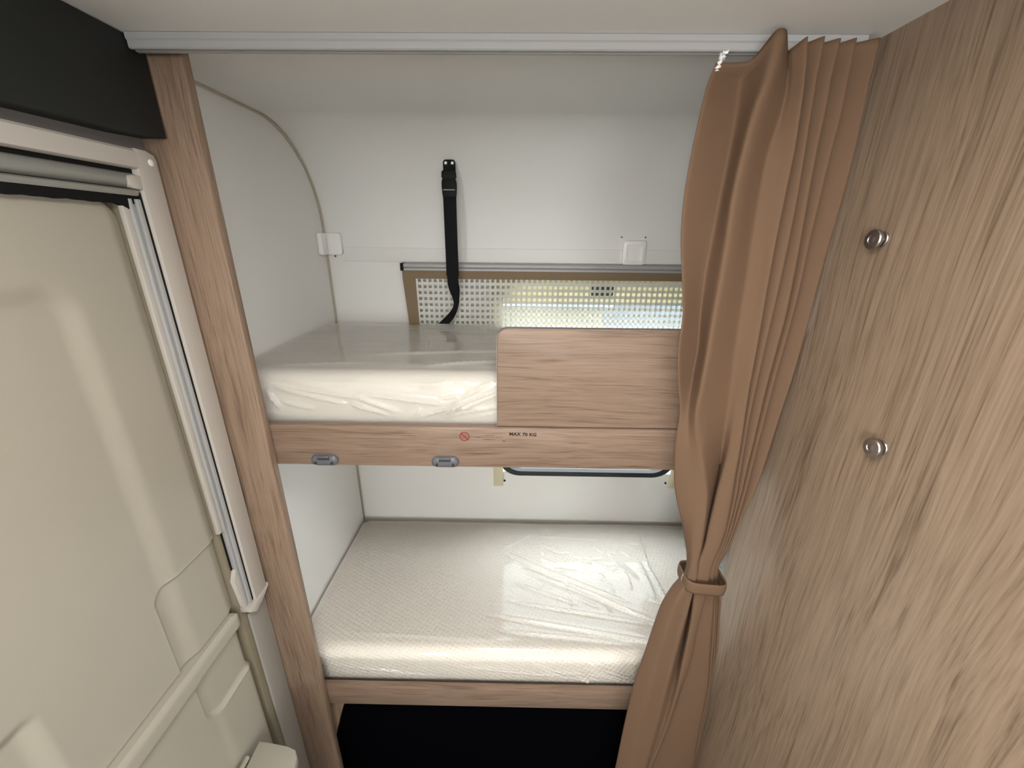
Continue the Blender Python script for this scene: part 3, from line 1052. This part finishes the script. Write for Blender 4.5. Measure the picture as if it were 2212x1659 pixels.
def h_upper(y, z):
    h = 0.0
    h -= 0.007 * sstep(0.626, 0.652, y)                      # rolled edge towards the jamb
    h -= 0.003 * sstep(0.020, 0.045, z)
    d = rr_dist(y, z, -0.6, 0.548, -1.4, -0.062, 0.045)      # broad sunk field
    h -= 0.0100 * (1 - sstep(-0.030, 0.006, d))
    d = rr_dist(y, z, 0.505, 0.80, -0.90, -0.573, 0.030)     # latch pocket
    h -= 0.0055 * (1 - sstep(-0.006, 0.002, d))
    h += 0.0012 * math.exp(-((d + 0.000) / 0.003) ** 2)
    d = rr_dist(y, z, -0.5, 0.331, -0.90, -0.572, 0.018)     # handle pocket
    h -= 0.012 * (1 - sstep(-0.022, 0.002, d))
    h -= 0.030 * (1 - sstep(-0.10, -0.035, d))
    return h


def h_lower(y, z):
    h = 0.002 * 0
    h += 0.009 * sstep(-0.812, -0.798, z) * (1 - 0.65 * sstep(-0.772, -0.757, z))     # ledge along the top
    h -= 0.012 * sstep(0.630, 0.652, y)
    d = rr_dist(y, z, 0.512, 0.85, -0.925, -0.60, 0.040)
    h -= 0.0065 * (1 - sstep(-0.008, 0.002, d)) * (1 - sstep(-0.806, -0.795, z))
    h += 0.0015 * math.exp(-((d - 0.001) / 0.003) ** 2) * (1 - sstep(-0.806, -0.795, z))
    d = rr_dist(y, z, -0.6, 0.545, -1.8, -0.80, 0.03)
    h -= 0.003 * (1 - sstep(-0.02, 0.004, d))
    return h


leaf('upper_leaf', -0.115, 0.648, -0.7575, 0.0445, h_upper, 0.0035, r_top=0.030)
leaf('lower_leaf', -0.115, 0.643, ZF + 0.02, -0.7595, h_lower, 0.0045, r_top=0.020)
box('jamb_seal', XL - 0.046, XL - 0.014, 0.6482, 0.6498, ZF + 0.02, 0.045, TANSEAL, door)
box('jamb', XL - 0.048, XL + 0.0006, 0.6500, 0.682, ZF + 0.001, 0.050, TANSEAL, door, bev=0.001)
box('lower_jamb_trim', XL + 0.0008, XL + 0.008, 0.664, 0.7218, ZF + 0.001, -0.80, GREYTRIM, door, bev=0.003)
box('leak_blocker', XL - 0.062, XL - 0.0505, -0.20, 0.75, ZF, 0.12, WHITEP, door)  # unseen panel added behind the door to block leaking sky light
box('split_gasket', XL - 0.040, XL - 0.022, -0.10, 0.6515, -0.80, -0.74, BLACKP, door)

box('head_shade_strip', XL + 0.0004, XL + 0.004, -0.2, 0.7215, 0.1213, 0.1440, HEADSHADE, door)  # strip painted the tone of the wall's shade under the locker
# insect screen: roller cassette over the door and one side profile
fs = thing('insect_screen', (XL, 0.69, -0.77), 'off white pull down insect screen frame round the top and side of the door', 'insect screen')
FX = XL + 0.022
prism('cassette_front', [(FX - 0.004, 0.0925), (FX, 0.0945), (FX, 0.1165), (FX - 0.003, 0.1200), (XL + 0.0005, 0.1200), (XL + 0.0005, 0.0925)], -0.15, 0.6805, 'y', FRAMEM, fs)
box('cassette_slot', XL + 0.0006, XL + 0.010, -0.15, 0.680, 0.052, 0.0924, BLACKP, fs)
rp = []
for i in range(13):
    a = math.radians(-70 + 150 * i / 12)
    rp.append((XL + 0.006 + 0.013 * math.cos(a), 0.0755 + 0.0115 * math.sin(a)))
prism('roller_tube', [(XL + 0.0005, 0.0640)] + rp + [(XL + 0.0005, 0.0870)], -0.15, 0.6790, 'y', GREYAL, fs)
prism('pull_bar', [(XL + 0.001, 0.0545), (XL + 0.014, 0.0545), (XL + 0.016, 0.0580), (XL + 0.016, 0.0615), (XL + 0.019, 0.0630), (XL + 0.001, 0.0638)], -0.15, 0.6740, 'y', GREYAL, fs)
# brush strip with a ragged lower edge
V, F = [], []
nb_ = 160
for i in range(nb_ + 1):
    y = -0.12 + (0.676 + 0.12) * i / nb_
    zl = 0.0425 + 0.0012 * noise.noise(Vector((y * 60, 0, 0))) - 0.012 * sstep(0.635, 0.672, y)
    for (x_, z_) in ((XL + 0.002, 0.0543), (XL + 0.012, 0.0543), (XL + 0.010, zl), (XL + 0.002, zl)):
        V.append((x_, y, z_))
for i in range(nb_):
    for j in range(4):
        F.append((4 * i + j, 4 * i + (j + 1) % 4, 4 * i + 4 + (j + 1) % 4, 4 * i + 4 + j))
F += [(0, 1, 2, 3), tuple(4 * nb_ + j for j in range(4))]
link('brush_strip', V, F, BRUSHM, fs)
prism('roller_end_tab', rrect(0.656, 0.6850, 0.0640, 0.0830, 0.008, 6, (1, 0, 0, 1)), XL + 0.012, FX - 0.0005, 'x', FRAMEM, fs, bev=0.001)
# side profile: flat outer face and ribbed inner guide, notched near the bottom
sp = [(0.677, -0.7700), (0.7165, -0.7700), (0.7165, 0.1100), (0.713, 0.1165), (0.700, 0.1210), (0.681, 0.1210), (0.677, 0.060)]
prism('side_profile', sp, XL + 0.0005, FX, 'x', FRAMEM, fs, bev=0.001)
box('side_slot', XL + 0.001, FX - 0.006, 0.6735, 0.6769, -0.768, 0.060, BLACKP, fs)
for (y0, y1, dx, z0) in ((0.6665, 0.6733, 0.016, -0.7690), (0.6605, 0.6664, 0.011, -0.7690), (0.6565, 0.6604, 0.014, -0.5660), (0.6470, 0.6564, 0.009, -0.5660)):
    box('guide_rib', XL + 0.0009, XL + dx, y0, y1, z0, 0.050, WHITEAL if y0 > 0.656 else FRAMEM, fs, bev=0.0008)
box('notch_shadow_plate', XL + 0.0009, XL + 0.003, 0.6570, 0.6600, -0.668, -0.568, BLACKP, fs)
prism('guide_foot', [(0.648, -0.690), (0.6600, -0.668), (0.6600, -0.7695), (0.655, -0.7695)], XL + 0.0009, XL + 0.010, 'x', FRAMEM, fs)
prism('end_cap', [(0.652, -0.7702), (0.7185, -0.7702), (0.7185, -0.7640), (0.7205, -0.7640), (0.7205, -0.7720), (0.690, -0.7900), (0.668, -0.7960), (0.652, -0.7800)], XL + 0.0005, FX + 0.002, 'x', FRAMEM, fs, bev=0.001)
lathe('screw_cap', [(0.0050, 0), (0.0050, 0.0010), (0.0035, 0.0018)], (FX, 0.7040, 0.1050), (1, 0, 0), WHITEP, fs, n=18)

# waste bin hung on the lower leaf
bn = thing('door_bin', (-0.545, 0.40, -1.45), 'beige lidded waste bin hung low on the cream door', 'bin')
ol = [(XL + 0.0165, 0.20), (XL + 0.0165, 0.585), (-0.560, 0.583), (-0.515, 0.577), (-0.492, 0.570), (-0.4805, 0.556), (-0.474, 0.530), (-0.468, 0.20)]
prism('body', [(-0.575 + (a + 0.575) * 0.92, b - 0.005 if b > 0.4 else b + 0.005) for a, b in ol], -1.45, -1.125, 'z', DOORM, bn)
prism('lid', ol, -1.1245, -1.100, 'z', DOORM, bn, bev=0.004)
box('hinge_block', XL + 0.017, -0.592, 0.22, 0.552, -1.0995, -1.090, DOORM, bn, bev=0.003)
box('hinge_gap', -0.5918, -0.5895, 0.22, 0.553, -1.0995, -1.0985, BLACKP, bn)

# ------------------------------------------------------------------ curtain
CZ = [0.25, 0.21, 0.17, 0.12, 0.06, 0.0, -0.06, -0.12, -0.18, -0.24, -0.3, -0.36, -0.42, -0.46, -0.5, -0.54, -0.58, -0.62, -0.65, -0.68, -0.71, -0.76, -0.82, -0.9, -1.0, -1.1, -1.2, -1.3, -1.42]
CURT = {
    'F0':([0.274,0.267,0.263,0.259,0.257,0.261,0.271,0.281,0.282,0.291,0.302,0.303,0.310,0.317,0.328,0.342,0.353,0.363,0.365,0.358,0.342,0.327,0.319,0.310,0.298,0.292,0.288,0.285,0.281],[0.686,0.685,0.685,0.685,0.684,0.684,0.683,0.683,0.682,0.682,0.681,0.681,0.681,0.681,0.680,0.680,0.679,0.676,0.673,0.672,0.672,0.672,0.672,0.672,0.672,0.672,0.672,0.672,0.672]),
    'V1':([0.320,0.321,0.322,0.321,0.319,0.317,0.316,0.319,0.324,0.322,0.317,0.323,0.334,0.342,0.350,0.355,0.358,0.362,0.363,0.358,0.349,0.341,0.336,0.329,0.324,0.318,0.314,0.310,0.307],[0.706,0.706,0.705,0.705,0.705,0.704,0.704,0.704,0.703,0.699,0.681,0.670,0.666,0.663,0.661,0.658,0.657,0.656,0.655,0.653,0.651,0.650,0.651,0.652,0.652,0.653,0.654,0.654,0.655]),
    'B':([0.335,0.333,0.325,0.320,0.317,0.319,0.320,0.320,0.321,0.321,0.322,0.335,0.350,0.359,0.362,0.364,0.365,0.365,0.368,0.367,0.366,0.364,0.361,0.358,0.354,0.350,0.345,0.340,0.336],[0.660,0.660,0.660,0.660,0.660,0.660,0.660,0.660,0.660,0.660,0.660,0.658,0.656,0.655,0.653,0.652,0.651,0.651,0.650,0.650,0.650,0.650,0.650,0.650,0.650,0.650,0.650,0.650,0.650]),
    'V2':([0.367,0.374,0.373,0.366,0.366,0.368,0.371,0.373,0.376,0.380,0.384,0.392,0.401,0.404,0.402,0.400,0.397,0.393,0.388,0.390,0.393,0.399,0.398,0.393,0.385,0.378,0.370,0.360,0.351],[0.683,0.682,0.682,0.681,0.681,0.680,0.680,0.679,0.679,0.678,0.678,0.684,0.691,0.694,0.692,0.689,0.685,0.682,0.679,0.679,0.683,0.689,0.683,0.674,0.663,0.659,0.657,0.656,0.655]),
    'R1':([0.369,0.379,0.381,0.380,0.381,0.384,0.387,0.389,0.391,0.393,0.395,0.397,0.394,0.391,0.390,0.388,0.387,0.380,0.380,0.382,0.384,0.387,0.388,0.388,0.388,0.384,0.375,0.363,0.354],[0.675,0.674,0.674,0.673,0.672,0.671,0.671,0.670,0.669,0.669,0.668,0.666,0.665,0.663,0.662,0.660,0.658,0.656,0.655,0.654,0.654,0.653,0.651,0.650,0.648,0.649,0.650,0.651,0.652]),
    'C':([0.378,0.386,0.390,0.393,0.394,0.395,0.397,0.400,0.402,0.404,0.408,0.411,0.413,0.415,0.416,0.416,0.412,0.404,0.403,0.404,0.405,0.404,0.404,0.406,0.400,0.393,0.382,0.371,0.362],[0.662,0.662,0.662,0.661,0.661,0.661,0.661,0.661,0.660,0.660,0.660,0.658,0.657,0.656,0.655,0.654,0.653,0.652,0.652,0.652,0.652,0.653,0.653,0.653,0.654,0.654,0.654,0.655,0.655]),
    'D':([0.402,0.404,0.407,0.411,0.415,0.418,0.419,0.419,0.419,0.420,0.421,0.423,0.426,0.428,0.428,0.427,0.424,0.419,0.417,0.422,0.427,0.434,0.442,0.453,0.466,0.472,0.476,0.483,0.490],[0.665,0.665,0.666,0.666,0.666,0.667,0.667,0.667,0.667,0.668,0.668,0.666,0.665,0.664,0.663,0.662,0.661,0.661,0.660,0.661,0.661,0.662,0.663,0.665,0.666,0.668,0.669,0.671,0.672]),
    'E':([0.426,0.427,0.429,0.431,0.435,0.439,0.443,0.445,0.444,0.443,0.443,0.442,0.441,0.441,0.439,0.438,0.434,0.429,0.425,0.430,0.435,0.443,0.453,0.463,0.475,0.481,0.487,0.492,0.499],[0.669,0.670,0.670,0.671,0.672,0.672,0.673,0.673,0.674,0.675,0.675,0.673,0.672,0.671,0.670,0.669,0.668,0.667,0.666,0.666,0.667,0.668,0.669,0.670,0.671,0.672,0.674,0.675,0.676]),
    'F':([0.449,0.452,0.454,0.454,0.455,0.456,0.458,0.459,0.458,0.456,0.456,0.454,0.453,0.452,0.450,0.447,0.443,0.436,0.429,0.435,0.439,0.449,0.458,0.470,0.481,0.489,0.494,0.500,0.507],[0.672,0.673,0.673,0.674,0.675,0.676,0.676,0.677,0.678,0.678,0.679,0.677,0.676,0.675,0.674,0.673,0.673,0.672,0.671,0.671,0.672,0.672,0.673,0.674,0.676,0.677,0.678,0.679,0.680]),
    'G':([0.482,0.484,0.486,0.489,0.490,0.489,0.488,0.489,0.489,0.487,0.484,0.480,0.476,0.472,0.464,0.456,0.451,0.443,0.434,0.439,0.447,0.458,0.467,0.478,0.485,0.493,0.501,0.507,0.514],[0.675,0.676,0.676,0.677,0.678,0.679,0.679,0.680,0.681,0.681,0.682,0.681,0.680,0.679,0.679,0.678,0.677,0.677,0.676,0.676,0.677,0.677,0.678,0.679,0.680,0.681,0.682,0.683,0.684]),
}


def pchip(xs, ys, x):
    """Smooth interpolation (Catmull-Rom with clamped tangents); xs decreasing."""
    n_ = len(xs)
    if x >= xs[0]:
        return ys[0]
    if x <= xs[-1]:
        return ys[-1]
    for i in range(n_ - 1):
        if xs[i] >= x >= xs[i + 1]:
            break
    h_ = xs[i + 1] - xs[i]
    t = (x - xs[i]) / h_
    d0 = (ys[i + 1] - ys[i - 1]) / (xs[i + 1] - xs[i - 1]) if i > 0 else (ys[i + 1] - ys[i]) / h_
    d1 = (ys[i + 2] - ys[i]) / (xs[i + 2] - xs[i]) if i < n_ - 2 else (ys[i + 1] - ys[i]) / h_
    t2, t3 = t * t, t * t * t
    return (2 * t3 - 3 * t2 + 1) * ys[i] + (t3 - 2 * t2 + t) * h_ * d0 + (-2 * t3 + 3 * t2) * ys[i + 1] + (t3 - t2) * h_ * d1


cu = thing('curtain', (0.40, 0.68, -1.50), 'taupe brown curtain gathered and tied back against the oak partition', 'curtain')
order = ['F0', 'V1', 'B', 'V2', 'R1', 'C', 'D', 'E', 'F', 'G']
tops = {'F0': 0.232, 'V1': 0.2345, 'B': 0.2585, 'V2': 0.2450, 'R1': 0.2455, 'C': 0.2530, 'D': 0.2545, 'E': 0.2540, 'F': 0.2555, 'G': 0.2570}
NR = 230
zrows = [0.25 - (0.25 + 1.55) * i / NR for i in range(NR + 1)]


def controls(z):
    """Control points of the cross-section at height z: (x, y, top height)."""
    P_ = []
    zc = max(z, -1.42)
    for k_ in order:
        X_, Y_ = CURT[k_]
        x_, y_ = pchip(CZ, X_, zc), pchip(CZ, Y_, zc)
        P_.append([x_, y_, tops[k_]])
        if k_ in ('C', 'D', 'E', 'F'):                     # the cloth tucks in behind each pleat edge
            dep = 0.028 if z > -0.60 else 0.014
            dep *= 0.45 + 0.55 * min(1.0, abs(z + 0.68) / 0.12)
            P_.append([x_ + 0.0035, y_ + dep, tops[k_] - 0.002])
        if k_ == 'B' and z > -0.35:                        # stitched pinch near the heading
            f_ = sstep(0.10, 0.22, z)
            P_.append([x_ + 0.012 + 0.004 * (1 - f_), y_ - 0.001 + 0.004 * (1 - f_), tops[k_]])
        elif k_ == 'B':
            P_.append([x_ + 0.010, y_, tops[k_]])
    P_.append([P_[-1][0] + 0.003, P_[-1][1] + 0.014, 0.250])
    hem = P_[0]
    P_.insert(0, [hem[0] + 0.008, hem[1] + 0.010, hem[2]])   # turned hem on the free edge
    for p_ in P_:
        p_[0] = min(p_[0], XP - 0.005)
        p_[1] = min(p_[1], 0.7165 if z < 0.235 else 0.685)
    return P_


SUB = 7
V, F = [], []
ncol = None
for zi, z in enumerate(zrows):
    P_ = controls(z)
    row = []
    L_ = len(P_)
    for i in range(L_ - 1):
        p0, p1, p2, p3 = P_[max(i - 1, 0)], P_[i], P_[i + 1], P_[min(i + 2, L_ - 1)]
        for s_ in range(SUB):
            t = s_ / SUB
            c_ = []
            for a in range(3):
                m1, m2 = 0.32 * (p2[a] - p0[a]), 0.32 * (p3[a] - p1[a])
                t2, t3 = t * t, t * t * t
                c_.append((2 * t3 - 3 * t2 + 1) * p1[a] + (t3 - 2 * t2 + t) * m1 + (-2 * t3 + 3 * t2) * p2[a] + (t3 - t2) * m2)
            row.append(c_)
    row.append(list(P_[-1]))
    if ncol is None:
        ncol = len(row)
    for q_ in row:
        zz = z
        if z > 0.19:
            zz = 0.19 + (z - 0.19) * (q_[2] - 0.19) / 0.06
        # heading tape: slight ruck below the stitched tape
        ruck = 0.0016 * math.exp(-((z - 0.208) / 0.006) ** 2)
        V.append((q_[0], q_[1] + ruck, zz))
for r_ in range(NR):
    for c_ in range(ncol - 1):
        F.append((r_ * ncol + c_, r_ * ncol + c_ + 1, (r_ + 1) * ncol + c_ + 1, (r_ + 1) * ncol + c_))
cloth = link('cloth', V, F, CURTM, cu, smooth=True)
sm = cloth.modifiers.new('thickness', 'SOLIDIFY')
sm.thickness, sm.offset = 0.0012, 1.0

# tie-back band round the waist of the curtain, with its ring at the left
V, F = [], []
nseg, nh = 64, 6
for i in range(nseg):
    a = 2 * math.pi * i / nseg
    ca, sa = math.cos(a), math.sin(a)
    ex = math.copysign(abs(ca) ** 0.4, ca)
    ey = math.copysign(abs(sa) ** 0.4, sa)
    x_, y_ = 0.4000 + 0.0405 * ex, 0.6705 + 0.0300 * ey
    zt_ = -0.6640 - 0.10 * (x_ - 0.4015)
    for j in range(nh + 1):
        t = j / nh
        w_ = 0.027
        bulge = 0.0012 * math.sin(math.pi * t)
        V.append((x_ + bulge * ex, y_ + bulge * ey, zt_ - w_ * t))
for i in range(nseg):
    for j in range(nh):
        F.append((i * (nh + 1) + j, ((i + 1) % nseg) * (nh + 1) + j, ((i + 1) % nseg) * (nh + 1) + j + 1, i * (nh + 1) + j + 1))
tb = link('tie_back', V, F, CURTM, cu, smooth=True)
sm = tb.modifiers.new('thickness', 'SOLIDIFY')
sm.thickness, sm.offset = 0.0025, 1.0
ring = []
for i in range(24):
    a = 2 * math.pi * i / 24
    ring.append((0.3600 + 0.0045 * math.cos(a), 0.664, -0.672 + 0.012 * math.sin(a)))
tube('tie_ring', ring, 0.0013, SCREWM, tb, closed=True)
ring = []
for i in range(24):
    a = 2 * math.pi * i / 24
    ring.append((0.3665 + 0.006 * math.cos(a), 0.660 + 0.003 * math.cos(a), -0.674 + 0.013 * math.sin(a)))
tube('tie_loop', ring, 0.0035, CURTM, tb, closed=True)

# white gliders and hooks that carry the heading
for i, x in enumerate((0.285, 0.345, 0.377, 0.402, 0.426, 0.449, 0.480)):
    gl = sub('curtain_glider', (x, 0.697, 0.246), cu)
    box('runner', x - 0.004, x + 0.004, 0.6945, 0.6995, 0.2385, 0.2484, WHITEP, gl, bev=0.001)
    pts = [(x, 0.697, 0.2385)]
    for q_ in range(9):
        a = math.pi * q_ / 8
        pts.append((x - 0.004 + 0.004 * math.cos(a), 0.697 - 0.001 * q_ / 8, 0.232 - 0.005 * math.sin(a)))
    tube('hook', pts, 0.0012, WHITEP, gl, n=6)
# crumpled end of the white heading tape at the free edge
V, F = [], []
for i in range(15):
    t = i / 14
    for j in range(4):
        u_ = j / 3
        V.append((0.2720 + 0.010 * t + 0.003 * math.sin(i * 1.9 + j) + 0.004 * u_, 0.684 + 0.003 * math.cos(i * 2.3 + j * 2), 0.222 + 0.024 * t + 0.002 * math.sin(i * 3.1)))
for i in range(14):
    for j in range(3):
        F.append((i * 4 + j, i * 4 + j + 1, i * 4 + 5 + j, i * 4 + 4 + j))
hd = link('heading_tape_end', V, F, WHITEP, cu, smooth=True)
sm = hd.modifiers.new('thickness', 'SOLIDIFY')
sm.thickness = 0.0008

for o in bpy.data.objects:
    if '_base' in o:
        del o['_base']
